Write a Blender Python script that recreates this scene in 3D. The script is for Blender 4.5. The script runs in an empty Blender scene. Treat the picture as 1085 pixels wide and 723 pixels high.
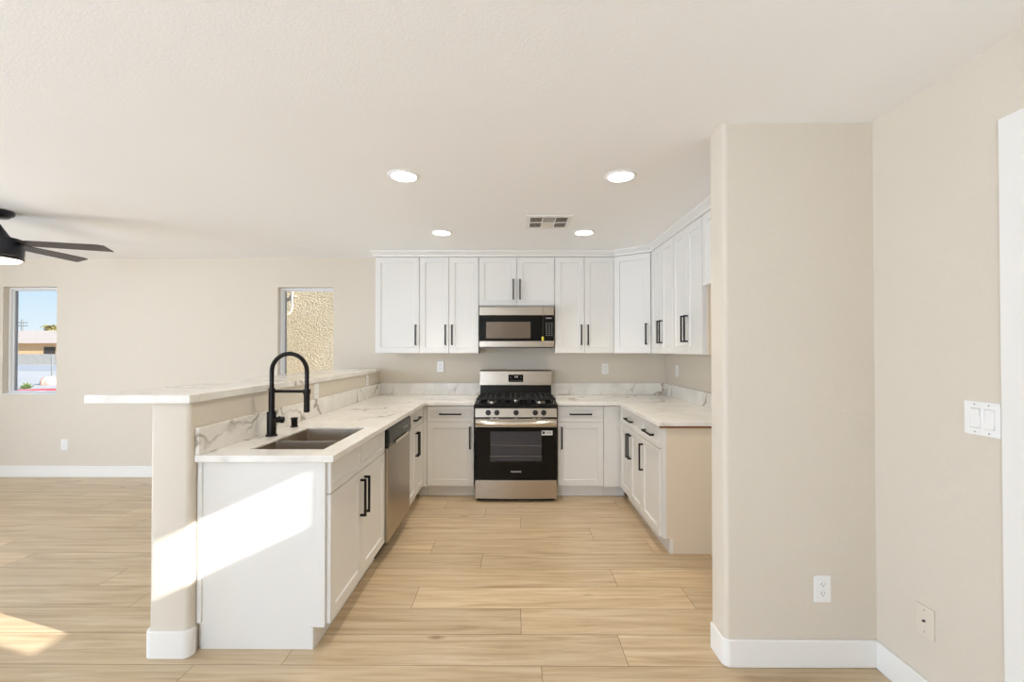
import bpy, bmesh, math, random
from mathutils import Vector, Matrix
R = math.radians
SC = bpy.context.scene
COL = SC.collection
random.seed(4)

def lin(c):
    return tuple(((v/255)/12.92 if v/255 <= .04045 else ((v/255+.055)/1.055)**2.4) for v in c)

# ------------------------------------------------------------------ camera
H, F, VX, VY = 1.412, 460.0, 545.0, 371.0
PITCH, YAW = R(.6), math.atan((VX-542.5)/F)
cd = bpy.data.cameras.new('camera'); cam = bpy.data.objects.new('camera', cd); COL.objects.link(cam)
cam.location = (0, 0, H); cam.rotation_euler = (R(90)+PITCH, 0, YAW)
cd.sensor_width = 36; cd.lens = F/1085*36; cd.clip_start = .02; cd.clip_end = 400
cd.shift_y = (VY-361.5-F*math.tan(PITCH))/1085
SC.camera = cam

# ------------------------------------------------------------------ light
SC.view_settings.view_transform = 'Standard'; SC.view_settings.look = 'None'
SC.view_settings.exposure = 0.14; SC.view_settings.gamma = 1.0
SC.view_settings.use_curve_mapping = False
cy = SC.cycles
cy.max_bounces = 14; cy.diffuse_bounces = 8; cy.glossy_bounces = 5; cy.transparent_max_bounces = 12
cy.use_denoising = True; cy.sample_clamp_indirect = 6.0

SUN_DIR = Vector((-1, .3, -.455))
w = bpy.data.worlds.new('sky'); SC.world = w; w.use_nodes = True
nt = w.node_tree; nt.nodes.clear()
out = nt.nodes.new('ShaderNodeOutputWorld'); bg = nt.nodes.new('ShaderNodeBackground')
tc = nt.nodes.new('ShaderNodeTexCoord'); sep = nt.nodes.new('ShaderNodeSeparateXYZ')
cr = nt.nodes.new('ShaderNodeValToRGB')
cr.color_ramp.elements[0].position = 0.0; cr.color_ramp.elements[0].color = (*lin((238, 246, 252)), 1)
cr.color_ramp.elements[1].position = .5; cr.color_ramp.elements[1].color = (*lin((88, 160, 235)), 1)
e = cr.color_ramp.elements.new(.14); e.color = (*lin((190, 227, 252)), 1)
nt.links.new(tc.outputs['Generated'], sep.inputs[0]); nt.links.new(sep.outputs['Z'], cr.inputs['Fac'])
nt.links.new(cr.outputs[0], bg.inputs[0]); nt.links.new(bg.outputs[0], out.inputs[0])
bg.inputs[1].default_value = 1.0

def light(name, kind, loc, energy, color=(1, 1, 1), rot=None, look=None, **kw):
    l = bpy.data.lights.new(name, kind); o = bpy.data.objects.new(name, l); COL.objects.link(o)
    o.location = loc; l.energy = energy; l.color = color
    for k, v in kw.items(): setattr(l, k, v)
    if look is not None: o.rotation_euler = Vector(look).to_track_quat('-Z', 'Y').to_euler()
    if rot is not None: o.rotation_euler = rot
    return o
light('sun', 'SUN', (6, -3, 5), 11, (1, .97, .93), look=SUN_DIR, angle=R(.5))
# added fill lamps standing in for daylight at unseen rear and left openings
FILL_TINT = (.665, .80, 1)
light('fill_rear_left', 'AREA', (-4.45, -3.1, 1.3), 16, FILL_TINT, look=(0, 1, 1.6), shape='RECTANGLE', size=2.8, size_y=2.0)
light('fill_rear_middle', 'AREA', (-2.0, -3.1, 1.15), 142, FILL_TINT, look=(.35, 1, 1.6), shape='RECTANGLE', size=1.4, size_y=2.0)
light('fill_left', 'AREA', (-6.9, .9, 1.35), 172, FILL_TINT, look=(1, -.1, .15), shape='RECTANGLE', size=2.4, size_y=2.0)

# ------------------------------------------------------------------ materials
MATS = {}
def mat(name, col, rough=.5, metal=0.0, spec=.5, bump=0, bscale=200, coat=0, emit=None, estr=0, build=None):
    m = bpy.data.materials.new(name); m.use_nodes = True
    n = m.node_tree; b = n.nodes['Principled BSDF']
    b.inputs['Base Color'].default_value = (*lin(col), 1); b.inputs['Roughness'].default_value = rough
    b.inputs['Metallic'].default_value = metal; b.inputs['Specular IOR Level'].default_value = spec
    b.inputs['Coat Weight'].default_value = coat
    if emit: b.inputs['Emission Color'].default_value = (*lin(emit), 1); b.inputs['Emission Strength'].default_value = estr
    if bump:
        t = n.nodes.new('ShaderNodeTexCoord'); ns = n.nodes.new('ShaderNodeTexNoise'); bp = n.nodes.new('ShaderNodeBump')
        ns.inputs['Scale'].default_value = bscale; ns.inputs['Detail'].default_value = 3
        bp.inputs['Strength'].default_value = bump; bp.inputs['Distance'].default_value = .004
        n.links.new(t.outputs['Object'], ns.inputs['Vector']); n.links.new(ns.outputs['Fac'], bp.inputs['Height'])
        n.links.new(bp.outputs[0], b.inputs['Normal'])
    if build: build(n, b)
    MATS[name] = m
    return m

def N(n, t, **kw):
    x = n.nodes.new(t)
    for k, v in kw.items():
        if k in x.inputs: x.inputs[k].default_value = v
        else: setattr(x, k, v)
    return x

def ramp(n, stops):
    r = n.nodes.new('ShaderNodeValToRGB'); el = r.color_ramp.elements
    el[0].position, el[0].color = stops[0][0], (*lin(stops[0][1]), 1)
    el[1].position, el[1].color = stops[-1][0], (*lin(stops[-1][1]), 1)
    for p, c in stops[1:-1]:
        q = el.new(p); q.color = (*lin(c), 1)
    return r

def build_floor(n, b):
    L = n.links
    t = N(n, 'ShaderNodeTexCoord'); at = N(n, 'ShaderNodeAttribute', attribute_name='plank')
    off = N(n, 'ShaderNodeVectorMath', operation='MULTIPLY'); off.inputs[1].default_value = (37, 19, 11)
    L.new(at.outputs['Color'], off.inputs[0])
    add = N(n, 'ShaderNodeVectorMath', operation='ADD'); L.new(t.outputs['Object'], add.inputs[0]); L.new(off.outputs[0], add.inputs[1])
    mp = N(n, 'ShaderNodeMapping'); mp.inputs['Scale'].default_value = (1.1, 16, 1); L.new(add.outputs[0], mp.inputs[0])
    n1 = N(n, 'ShaderNodeTexNoise', Scale=1.6, Detail=5, Roughness=.55, Distortion=.6); L.new(mp.outputs[0], n1.inputs['Vector'])
    mp2 = N(n, 'ShaderNodeMapping'); mp2.inputs['Scale'].default_value = (6, 190, 1); L.new(add.outputs[0], mp2.inputs[0])
    n2 = N(n, 'ShaderNodeTexNoise', Scale=1.0, Detail=3); L.new(mp2.outputs[0], n2.inputs['Vector'])
    r1 = ramp(n, [(.25, (176, 149, 114)), (.5, (203, 179, 144)), (.75, (219, 200, 170))]); L.new(n1.outputs['Fac'], r1.inputs[0])
    r2 = ramp(n, [(.3, (232, 232, 232)), (.7, (255, 255, 255))]); L.new(n2.outputs['Fac'], r2.inputs[0])
    mx = N(n, 'ShaderNodeMix', data_type='RGBA', blend_type='MULTIPLY'); mx.inputs['Factor'].default_value = .6
    L.new(r1.outputs[0], mx.inputs['A']); L.new(r2.outputs[0], mx.inputs['B'])
    # knots
    mp3 = N(n, 'ShaderNodeMapping'); mp3.inputs['Scale'].default_value = (1.5, 4.2, 1); L.new(add.outputs[0], mp3.inputs[0])
    vo = N(n, 'ShaderNodeTexVoronoi', Scale=1.0); L.new(mp3.outputs[0], vo.inputs['Vector'])
    r3 = ramp(n, [(.015, (150, 120, 84)), (.085, (255, 255, 255))]); L.new(vo.outputs['Distance'], r3.inputs[0])
    mx2 = N(n, 'ShaderNodeMix', data_type='RGBA', blend_type='MULTIPLY'); mx2.inputs['Factor'].default_value = .75
    L.new(mx.outputs['Result'], mx2.inputs['A']); L.new(r3.outputs[0], mx2.inputs['B'])
    # plank to plank tone
    sp = N(n, 'ShaderNodeSeparateColor'); L.new(at.outputs['Color'], sp.inputs[0])
    ma = N(n, 'ShaderNodeMapRange'); ma.inputs['To Min'].default_value = .91; ma.inputs['To Max'].default_value = 1.10; L.new(sp.outputs[0], ma.inputs[0])
    hs = N(n, 'ShaderNodeHueSaturation'); L.new(mx2.outputs['Result'], hs.inputs['Color']); L.new(ma.outputs[0], hs.inputs['Value'])
    L.new(hs.outputs[0], b.inputs['Base Color'])
    bp = N(n, 'ShaderNodeBump', Strength=.12, Distance=.002); L.new(n2.outputs['Fac'], bp.inputs['Height']); L.new(bp.outputs[0], b.inputs['Normal'])

def build_marble(n, b, lo=.485, hi=.60, vs=1.5):
    L = n.links
    t = N(n, 'ShaderNodeTexCoord')
    d = N(n, 'ShaderNodeTexNoise', Scale=1.7, Detail=4, Roughness=.6); L.new(t.outputs['Object'], d.inputs['Vector'])
    sc = N(n, 'ShaderNodeVectorMath', operation='SCALE'); sc.inputs['Scale'].default_value = .75; L.new(d.outputs['Color'], sc.inputs[0])
    ad = N(n, 'ShaderNodeVectorMath', operation='ADD'); L.new(t.outputs['Object'], ad.inputs[0]); L.new(sc.outputs[0], ad.inputs[1])
    wv = N(n, 'ShaderNodeTexVoronoi', Scale=vs, feature='DISTANCE_TO_EDGE'); L.new(ad.outputs[0], wv.inputs['Vector'])
    r1 = ramp(n, [(0.0, (150, 143, 132)), (.010, (205, 199, 190)), (.035, (255, 255, 255))]); L.new(wv.outputs['Distance'], r1.inputs[0])
    ms = N(n, 'ShaderNodeTexNoise', Scale=2.3, Detail=2); L.new(t.outputs['Object'], ms.inputs['Vector'])
    r2 = ramp(n, [(lo, (0, 0, 0)), (hi, (245, 245, 245))]); L.new(ms.outputs['Fac'], r2.inputs[0])
    cl = N(n, 'ShaderNodeTexNoise', Scale=3.2, Detail=6, Roughness=.65); L.new(ad.outputs[0], cl.inputs['Vector'])
    r3 = ramp(n, [(.35, (228, 224, 216)), (.6, (243, 240, 234))]); L.new(cl.outputs['Fac'], r3.inputs[0])
    mx = N(n, 'ShaderNodeMix', data_type='RGBA', blend_type='MULTIPLY')
    L.new(r2.outputs[0], mx.inputs['Factor']); L.new(r3.outputs[0], mx.inputs['A']); L.new(r1.outputs[0], mx.inputs['B'])
    L.new(mx.outputs['Result'], b.inputs['Base Color'])

def build_brushed(sc):
    def f(n, b):
        L = n.links
        t = N(n, 'ShaderNodeTexCoord'); mp = N(n, 'ShaderNodeMapping'); mp.inputs['Scale'].default_value = sc
        L.new(t.outputs['Object'], mp.inputs[0])
        ns = N(n, 'ShaderNodeTexNoise', Scale=1.0, Detail=2); L.new(mp.outputs[0], ns.inputs['Vector'])
        r = N(n, 'ShaderNodeMapRange'); r.inputs['To Min'].default_value = .24; r.inputs['To Max'].default_value = .36
        L.new(ns.outputs['Fac'], r.inputs[0]); L.new(r.outputs[0], b.inputs['Roughness'])
        bp = N(n, 'ShaderNodeBump', Strength=.05, Distance=.001); L.new(ns.outputs['Fac'], bp.inputs['Height']); L.new(bp.outputs[0], b.inputs['Normal'])
    return f

def build_two_noise(sc, c1, c2, c3, bump=0, dist=.02):
    def f(n, b):
        L = n.links
        t = N(n, 'ShaderNodeTexCoord')
        ns = N(n, 'ShaderNodeTexNoise', Scale=sc, Detail=6, Roughness=.65); L.new(t.outputs['Object'], ns.inputs['Vector'])
        r = ramp(n, [(.3, c1), (.5, c2), (.7, c3)]); L.new(ns.outputs['Fac'], r.inputs[0]); L.new(r.outputs[0], b.inputs['Base Color'])
        if bump:
            bp = N(n, 'ShaderNodeBump', Strength=bump, Distance=dist); L.new(ns.outputs['Fac'], bp.inputs['Height']); L.new(bp.outputs[0], b.inputs['Normal'])
    return f

mat('wall_paint', (217, 208, 193), .6, spec=.3, bump=.35, bscale=170)
mat('ceiling_paint', (249, 249, 249), .8, spec=.2, bump=.25, bscale=140)
mat('trim_white', (236, 234, 229), .35)
mat('oak_plank', (214, 187, 148), .33, spec=.6, build=build_floor)
mat('plank_gap', (112, 88, 62), .8)
mat('cabinet_white', (229, 227, 222), .35)
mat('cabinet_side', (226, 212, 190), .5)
mat('cabinet_dark_gap', (70, 66, 60), .8)
mat('quartz', (240, 237, 230), .16, build=build_marble)
mat('quartz_splash', (240, 237, 230), .16, build=lambda n, b: build_marble(n, b, .43, .57, 1.9))
mat('plywood', (132, 90, 54), .8)
mat('steel', (180, 169, 154), .3, 1, build=build_brushed((3, 3, 300)))
mat('steel_side', (184, 174, 160), .3, 1, build=build_brushed((300, 300, 3)))
mat('steel_sink', (206, 196, 182), .4, 1, build=build_brushed((200, 4, 4)))
mat('steel_smooth', (214, 206, 194), .22, 1)
mat('black_matte', (17, 15, 13), .45, spec=.3)
mat('black_faucet', (30, 27, 24), .3, .6)
mat('black_gloss', (5, 4, 4), .05, spec=.25)
mat('black_enamel', (7, 6, 6), .14, spec=.3)
mat('cast_iron', (17, 16, 16), .55)
mat('control_black', (14, 13, 13), .25)
mat('microwave_screen', (120, 108, 96), .14, .75)
mat('oven_cavity', (128, 126, 128), .4, .2)
mat('rack_chrome', (205, 200, 195), .2, 1)
mat('print_white', (222, 222, 220), .5)
mat('print_grey', (150, 148, 144), .5)
mat('sticker_yellow', (222, 205, 70), .5)
mat('plate_white', (240, 239, 236), .3)
mat('plate_almond', (220, 210, 195), .35)
mat('slot_dark', (60, 52, 46), .7)
mat('vinyl_frame', (236, 236, 236), .35)
mat('vinyl_grey_track', (150, 150, 152), .5)  # plain mid-grey vinyl of the window track
mat('fan_metal', (52, 52, 58), .32, .7)
mat('fan_blade', (70, 62, 58), .4)
mat('fan_lens', (255, 244, 225), .4, emit=(255, 236, 205), estr=5)
mat('led_lens', (255, 255, 255), .4, emit=(255, 250, 240), estr=14)
mat('vent_dark', (120, 112, 102), .8)
mat('stucco_neighbor', (226, 200, 152), .9, build=build_two_noise(34, (176, 154, 120), (208, 187, 152), (220, 201, 168), 1.0, .05))
mat('gravel', (214, 206, 196), .95, build=build_two_noise(9, (160, 152, 142), (190, 182, 172), (212, 206, 198), .5, .05))
mat('house_tan', (216, 178, 132), .9, build=build_two_noise(3, (206, 168, 122), (216, 178, 132), (222, 186, 142)))
mat('roof_tile', (206, 190, 174), .9, build=build_two_noise(5, (172, 152, 136), (190, 172, 156), (206, 190, 176)))
mat('block_grey', (170, 166, 158), .95, build=build_two_noise(4, (156, 152, 144), (170, 166, 158), (184, 180, 172)))
mat('asphalt', (168, 166, 164), .95)
mat('leaf_green', (92, 108, 56), .8, build=build_two_noise(12, (64, 84, 36), (98, 116, 60), (136, 146, 88)))
mat('palm_green', (120, 112, 60), .8, build=build_two_noise(3, (90, 92, 44), (128, 118, 64), (170, 146, 90)))
mat('bark', (120, 96, 72), .9)
mat('rock_pink', (214, 158, 138), .9, build=build_two_noise(5, (176, 118, 100), (216, 164, 144), (236, 200, 184)))
mat('kerb_red', (200, 62, 72), .6)
mat('pole_grey', (120, 122, 120), .6)
mat('white_pipe', (206, 190, 164), .5)
mat('front_door_paint', (238, 237, 233), .4)

def glass_mat(name, tint, refl=.025):
    m = bpy.data.materials.new(name); m.use_nodes = True; n = m.node_tree; n.nodes.clear()
    o = n.nodes.new('ShaderNodeOutputMaterial'); tr = n.nodes.new('ShaderNodeBsdfTransparent'); gl = n.nodes.new('ShaderNodeBsdfGlossy')
    mx = n.nodes.new('ShaderNodeMixShader'); lw = n.nodes.new('ShaderNodeLayerWeight'); lw.inputs['Blend'].default_value = .5
    pw = n.nodes.new('ShaderNodeMath'); pw.operation = 'POWER'; pw.inputs[1].default_value = 4.5
    sc = n.nodes.new('ShaderNodeMath'); sc.operation = 'MULTIPLY_ADD'; sc.inputs[1].default_value = .8; sc.inputs[2].default_value = refl
    n.links.new(lw.outputs['Facing'], pw.inputs[0]); n.links.new(pw.outputs[0], sc.inputs[0])
    tr.inputs[0].default_value = (*tint, 1); gl.inputs['Roughness'].default_value = .02
    n.links.new(sc.outputs[0], mx.inputs[0]); n.links.new(tr.outputs[0], mx.inputs[1]); n.links.new(gl.outputs[0], mx.inputs[2])
    n.links.new(mx.outputs[0], o.inputs[0]); MATS[name] = m
glass_mat('window_glass', (.97, .98, .98))
glass_mat('oven_glass', (.72, .72, .74))

# ------------------------------------------------------------------ mesh helpers
def M(a): return MATS[a]

def obj(name, bm, m, parent=None, loc=None, rot=None, bevel=0, smooth=False, seg=2):
    me = bpy.data.meshes.new(name)
    bmesh.ops.recalc_face_normals(bm, faces=bm.faces[:])
    bm.to_mesh(me); bm.free()
    ms = m if isinstance(m, (list, tuple)) else [m]
    for x in ms: me.materials.append(M(x))
    o = bpy.data.objects.new(name, me); COL.objects.link(o)
    if parent: o.parent = parent
    if loc: o.location = loc
    if rot: o.rotation_euler = rot
    if bevel:
        md = o.modifiers.new('bevel', 'BEVEL'); md.width = bevel; md.segments = seg; md.limit_method = 'ANGLE'; md.angle_limit = R(40)
    if smooth:
        for p in me.polygons: p.use_smooth = True
        try: me.set_sharp_from_angle(angle=R(40))
        except Exception: pass
    return o

def nb(): return bmesh.new()

def box(bm, x0, x1, y0, y1, z0, z1, mi=0):
    vs = [bm.verts.new((x, y, z)) for x in (x0, x1) for y in (y0, y1) for z in (z0, z1)]
    for f in ((0, 1, 3, 2), (4, 6, 7, 5), (0, 4, 5, 1), (2, 3, 7, 6), (0, 2, 6, 4), (1, 5, 7, 3)):
        q = bm.faces.new([vs[i] for i in f]); q.material_index = mi
    return bm

def prism(bm, pts, a0, a1, axis='z', mi=0):
    """polygon pts (2D) extruded along axis from a0 to a1. axis x: pts=(y,z); y: (x,z); z: (x,y)"""
    def P(p, a):
        return {'x': (a, p[0], p[1]), 'y': (p[0], a, p[1]), 'z': (p[0], p[1], a)}[axis]
    A = [bm.verts.new(P(p, a0)) for p in pts]; B = [bm.verts.new(P(p, a1)) for p in pts]
    n = len(pts)
    f = [bm.faces.new(A), bm.faces.new(B[::-1])]
    for i in range(n): f.append(bm.faces.new((A[i], A[(i+1) % n], B[(i+1) % n], B[i])))
    for q in f: q.material_index = mi
    return bm

def cells(bm, xs, ys, keep, a0, a1, axis='z'):
    """grid slab: cell (i,j) kept when keep(cx,cy); axis = thickness direction"""
    def P(x, y, a): return {'x': (a, x, y), 'y': (x, a, y), 'z': (x, y, a)}[axis]
    vc = {}
    def V(i, j, k):
        if (i, j, k) not in vc: vc[(i, j, k)] = bm.verts.new(P(xs[i], ys[j], (a0, a1)[k]))
        return vc[(i, j, k)]
    K = {(i, j) for i in range(len(xs)-1) for j in range(len(ys)-1) if keep((xs[i]+xs[i+1])/2, (ys[j]+ys[j+1])/2)}
    for i, j in K:
        bm.faces.new((V(i, j, 0), V(i, j+1, 0), V(i+1, j+1, 0), V(i+1, j, 0)))
        bm.faces.new((V(i, j, 1), V(i+1, j, 1), V(i+1, j+1, 1), V(i, j+1, 1)))
        for di, dj, e in ((-1, 0, ((0, 0), (0, 1))), (1, 0, ((1, 1), (1, 0))), (0, -1, ((1, 0), (0, 0))), (0, 1, ((0, 1), (1, 1)))):
            if (i+di, j+dj) not in K:
                (a, b), (c, d) = e
                bm.faces.new((V(i+a, j+b, 0), V(i+c, j+d, 0), V(i+c, j+d, 1), V(i+a, j+b, 1)))
    return bm

def lathe(bm, prof, seg=32, c=(0, 0, 0), axis='z', mi=0, caps=True):
    """profile (r, h) around axis through c"""
    rings = []
    def P(r, h, a):
        u, v = r*math.cos(a), r*math.sin(a)
        p = {'z': (u, v, h), 'y': (u, h, v), 'x': (h, u, v)}[axis]
        return (p[0]+c[0], p[1]+c[1], p[2]+c[2])
    for r, h in prof:
        if r < 1e-6: rings.append([bm.verts.new(P(0, h, 0))])
        else: rings.append([bm.verts.new(P(r, h, 2*math.pi*k/seg)) for k in range(seg)])
    for a, b in zip(rings, rings[1:]):
        for k in range(seg):
            q = [a[k % len(a)], a[(k+1) % len(a)], b[(k+1) % len(b)], b[k % len(b)]]
            u = []
            for v in q:
                if v not in u: u.append(v)
            if len(u) > 2:
                fc = bm.faces.new(u); fc.material_index = mi
    if caps and len(rings[0]) > 1: bm.faces.new(rings[0]).material_index = mi
    if caps and len(rings[-1]) > 1: bm.faces.new(rings[-1]).material_index = mi
    return bm

def tube(bm, pts, r, seg=14, mi=0):
    pts = [Vector(p) for p in pts]; rs = r if isinstance(r, (list, tuple)) else [r]*len(pts)
    rings = []; up = None
    for i, p in enumerate(pts):
        t = (pts[min(i+1, len(pts)-1)]-pts[max(i-1, 0)]).normalized()
        if up is None:
            up = t.orthogonal().normalized()
        up = (up-t*up.dot(t)).normalized(); s = t.cross(up)
        rings.append([bm.verts.new(p+rs[i]*(math.cos(2*math.pi*k/seg)*up+math.sin(2*math.pi*k/seg)*s)) for k in range(seg)])
    for a, b in zip(rings, rings[1:]):
        for k in range(seg): bm.faces.new((a[k], a[(k+1) % seg], b[(k+1) % seg], b[k])).material_index = mi
    bm.faces.new(rings[0]); bm.faces.new(rings[-1][::-1])
    return bm

def tag(o, label=None, cat=None, group=None, kind=None):
    if label: o['label'] = label
    if cat: o['category'] = cat
    if group: o['group'] = group
    if kind: o['kind'] = kind
    return o

def thing(name, loc, label, cat, group=None, rotz=0):
    o = bpy.data.objects.new(name, None); COL.objects.link(o); o.empty_display_size = .1
    o.location = loc; o.rotation_euler = (0, 0, rotz)
    return tag(o, label, cat, group)

def struct(name, bm, m, label=None, cat=None, **kw):
    o = obj(name, bm, m, **kw); o['kind'] = 'structure'
    tag(o, label, cat); return o

def text(name, s, size, m, parent, loc, rot, label=None):
    c = bpy.data.curves.new(name, 'FONT'); c.body = s; c.size = size; c.extrude = .0004; c.align_x = 'CENTER'; c.align_y = 'CENTER'
    tmp = bpy.data.objects.new(name+'_tmp', c); COL.objects.link(tmp)
    dg = bpy.context.evaluated_depsgraph_get(); dg.update()
    me = bpy.data.meshes.new_from_object(tmp.evaluated_get(dg)); me.name = name
    bpy.data.objects.remove(tmp)
    me.materials.clear(); me.materials.append(M(m))
    o = bpy.data.objects.new(name, me); COL.objects.link(o); o.parent = parent; o.location = loc; o.rotation_euler = rot
    if label: o['label'] = label
    return o

# ------------------------------------------------------------------ setting: sizes
CEIL = 2.44
YB = 4.817            # back wall
XL = -7.0             # far left wall of the living area
XR, XK = 1.617, 1.675 # right wall near the camera / right wall of the kitchen
YF = -3.2             # wall behind the camera
SY0, SY1, SX0 = 1.960, 2.105, .944   # wall stub at right
HX0, HX1, HY = -1.683, -1.50, 2.0   # peninsula half wall
BAR = 1.205
CT = .917             # countertop top
CTK = .032

# floor planks
bm = nb(); lay = bm.loops.layers.color.new('plank')
PW, PL, G = .2145, 1.556, .0011
joint = {0: .51, 1: .034, 2: -.565, 3: .617, 4: -.22, 5: -.585, 6: .59, 7: .05, 8: -.25, 9: -.62, -1: .12}
k = int((YF-1.954)/PW)-1
while 1.954+k*PW < YB:
    y0 = max(1.954+k*PW, YF); y1 = min(1.954+(k+1)*PW, YB)
    j = joint.get(k, random.uniform(0, PL))
    n0 = math.floor((XL-j)/PL)
    x = j+n0*PL
    while x < 1.9:
        a, b = max(x, XL), min(x+PL, 1.9)
        if b-a > .01 and y1-y0 > .005:
            vs = [bm.verts.new(p) for p in ((a+G, y0+G, 0), (b-G, y0+G, 0), (b-G, y1-G, 0), (a+G, y1-G, 0))]
            f = bm.faces.new(vs); c = (random.random(), random.random(), random.random(), 1)
            for l in f.loops: l[lay] = c
        x += PL
    k += 1
for f in bm.faces: f.material_index = 0
box(bm, XL, 1.9, YF, YB, -.12, -.0012, 1)
fl = struct('floor', bm, ['oak_plank', 'plank_gap'])

struct('ceiling', box(nb(), XL-.1, 2.0, YF-.1, YB+.14, CEIL, CEIL+.16), 'ceiling_paint')

# back wall with two window openings
WIN = [(-5.715, -5.11, .915, 2.12), (-2.635, -2.013, .915, 2.11)]
bm = nb()
xs = sorted({XL-.1, 1.9, *[v for q in WIN for v in q[:2]]}); zs = [-.12, .915, 2.11, 2.12, CEIL]
cells(bm, xs, zs, lambda x, z: not any(a < x < b and c < z < d for a, b, c, d in WIN), YB, YB+.14, 'y')
struct('wall_back', bm, 'wall_paint')

def window(idx, q):
    x0, x1, z0, z1 = q
    t = bpy.data.objects.new('window_%d' % idx, None); COL.objects.link(t); t.location = ((x0+x1)/2, YB+.10, z0)
    t['kind'] = 'structure'
    w, h = x1-x0, z1-z0
    def ring(bm, m, a, b, c):
        cells(bm, [-w/2+c, -w/2+c+m, w/2-c-m, w/2-c], [c, c+m, h-c-m, h-c], lambda x, z: not (abs(x) < w/2-c-m and c+m < z < h-c-m), a, b, 'y')
    bm = nb(); ring(bm, .020, -.045, .035, .001); obj('window_frame', bm, 'vinyl_frame', t, bevel=.003)
    bm = nb(); ring(bm, .012, -.02, .015, .0225); obj('window_sash', bm, 'vinyl_frame', t, bevel=.002)
    bm = nb(); box(bm, -w/2+.036, -w/2+.044, -.012, .010, .036, h-.036); obj('window_track', bm, 'vinyl_grey_track', t)
    bm = nb(); box(bm, -w/2+.032, w/2-.032, -.004, 0, .032, h-.032); obj('pane', bm, 'window_glass', t)
    bm = nb(); box(bm, -w/2+.001, w/2-.001, -.099, -.046, .001, .013); obj('window_sill', bm, 'trim_white', t, bevel=.003)
    return t
for i, q in enumerate(WIN): window(i+1, q)

# right walls: near (with front door opening), stub, kitchen
DY0, DY1, DZ = .42, 1.355, 2.09
bm = nb(); cells(bm, [YF-.1, DY0, DY1, SY1], [-.12, DZ, CEIL], lambda y, z: not (DY0 < y < DY1 and z < DZ), XR, XR+.14, 'x')
struct('wall_right', bm, 'wall_paint')
def rpoly(x0, x1, y0, y1, r, corners):
    """rounded rectangle in plan; corners = set of 'll','lr','ur','ul' to round"""
    P = []
    for nm, cx, cy, a in (('ll', x0, y0, 180), ('lr', x1, y0, 270), ('ur', x1, y1, 0), ('ul', x0, y1, 90)):
        if nm in corners:
            ox = cx+(r if 'l' == nm[1] else -r); oy = cy+(r if nm[0] == 'l' else -r)
            for s in range(7):
                t = R(a+90*s/6); P.append((ox+r*math.cos(t), oy+r*math.sin(t)))
        else: P.append((cx, cy))
    return P
struct('wall_stub', prism(nb(), rpoly(SX0, XR, SY0, SY1, .022, {'ll', 'ul'}), -.02, CEIL), 'wall_paint', smooth=True)
struct('wall_kitchen_right', box(nb(), XK, XK+.14, SY1, YB, -.12, CEIL), 'wall_paint')
struct('wall_left', cells(nb(), [YF-.1, -.3, 2.1, YB+.1], [-.12, .35, 2.35, CEIL], lambda y, z: not (-.3 < y < 2.1 and .35 < z < 2.35), XL-.14, XL, 'x'), 'wall_paint')
bm = nb(); cells(bm, [XL-.1, -5.85, -3.05, -2.7, -1.3, XR+.14], [-.12, .35, 2.35, CEIL], lambda x, z: not (.35 < z < 2.35 and (-5.85 < x < -3.05 or -2.7 < x < -1.3)), YF-.14, YF, 'y')
struct('wall_front', bm, 'wall_paint')
struct('wall_peninsula', prism(nb(), rpoly(HX0, HX1, HY, YB, .02, {'ll', 'lr'}), -.02, BAR-.039), 'wall_paint', smooth=True)

# baseboards
BH, BT = .122, .014
def bboard(name, pts):
    """pts: plan polygon of the board"""
    return struct(name, prism(nb(), pts, 0, BH), 'trim_white', bevel=.004, smooth=True)
bboard('baseboard_back', [(XL, YB-BT), (HX0-BT-.001, YB-BT), (HX0-BT-.001, YB), (XL, YB)])
def offpath(a, b): return a+b[::-1]
r = .022
def arc(cx, cy, rad, a0, a1, n=6): return [(cx+rad*math.cos(R(a0+(a1-a0)*s/n)), cy+rad*math.sin(R(a0+(a1-a0)*s/n))) for s in range(n+1)]
inner = [(SX0, SY1-.022)]+arc(SX0+r, SY0+r, r, 180, 270)+[(XR-BT, SY0)]
outer = [(SX0-BT, SY1-.022)]+arc(SX0+r, SY0+r, r+BT, 180, 270)+[(XR-BT, SY0-BT)]
bboard('baseboard_stub', offpath(inner, outer))
bboard('baseboard_right', [(XR-BT, DY1+.09), (XR, DY1+.09), (XR, SY0), (XR-BT, SY0)])
r = .02
inner = [(HX0, YB-BT-.001), (HX0, HY+r)]+arc(HX0+r, HY+r, r, 180, 270)+arc(HX1-r, HY+r, r, 270, 360)+[(HX1, HY+.035)]
outer = [(HX0-BT, YB-BT-.001), (HX0-BT, HY+r)]+arc(HX0+r, HY+r, r+BT, 180, 270)+arc(HX1-r, HY+r, r+BT, 270, 360)+[(HX1+BT, HY+.035)]
bboard('baseboard_peninsula', offpath(inner, outer))

# front door (mostly outside the frame) with its casing and small top lite
bm = nb(); CW = .085
cells(bm, [DY0-CW, DY0+.004, DY1-.004, DY1+CW], [0, DZ-.004, DZ+CW], lambda y, z: not (DY0 < y < DY1 and z < DZ-.01), XR-.016, XR, 'x')
struct('trim_1', bm, 'trim_white', bevel=.003)
LY0, LY1, LZ0, LZ1 = .835, 1.268, 1.766, 2.048
door = bpy.data.objects.new('door_1', None); COL.objects.link(door); door.location = (XR+.03, DY0+.006, 0); door['kind'] = 'structure'
dy = DY0+.006
bm = nb(); cells(bm, [0, LY0-dy, LY1-dy, DY1-.006-dy], [.006, LZ0, LZ1, DZ-.006], lambda y, z: not (LY0-dy < y < LY1-dy and LZ0 < z < LZ1), 0, .044, 'x')
obj('door_slab', bm, 'front_door_paint', door, bevel=.002)
obj('pane', box(nb(), .02, .024, LY0-dy, LY1-dy, LZ0, LZ1), 'window_glass', door)
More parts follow.
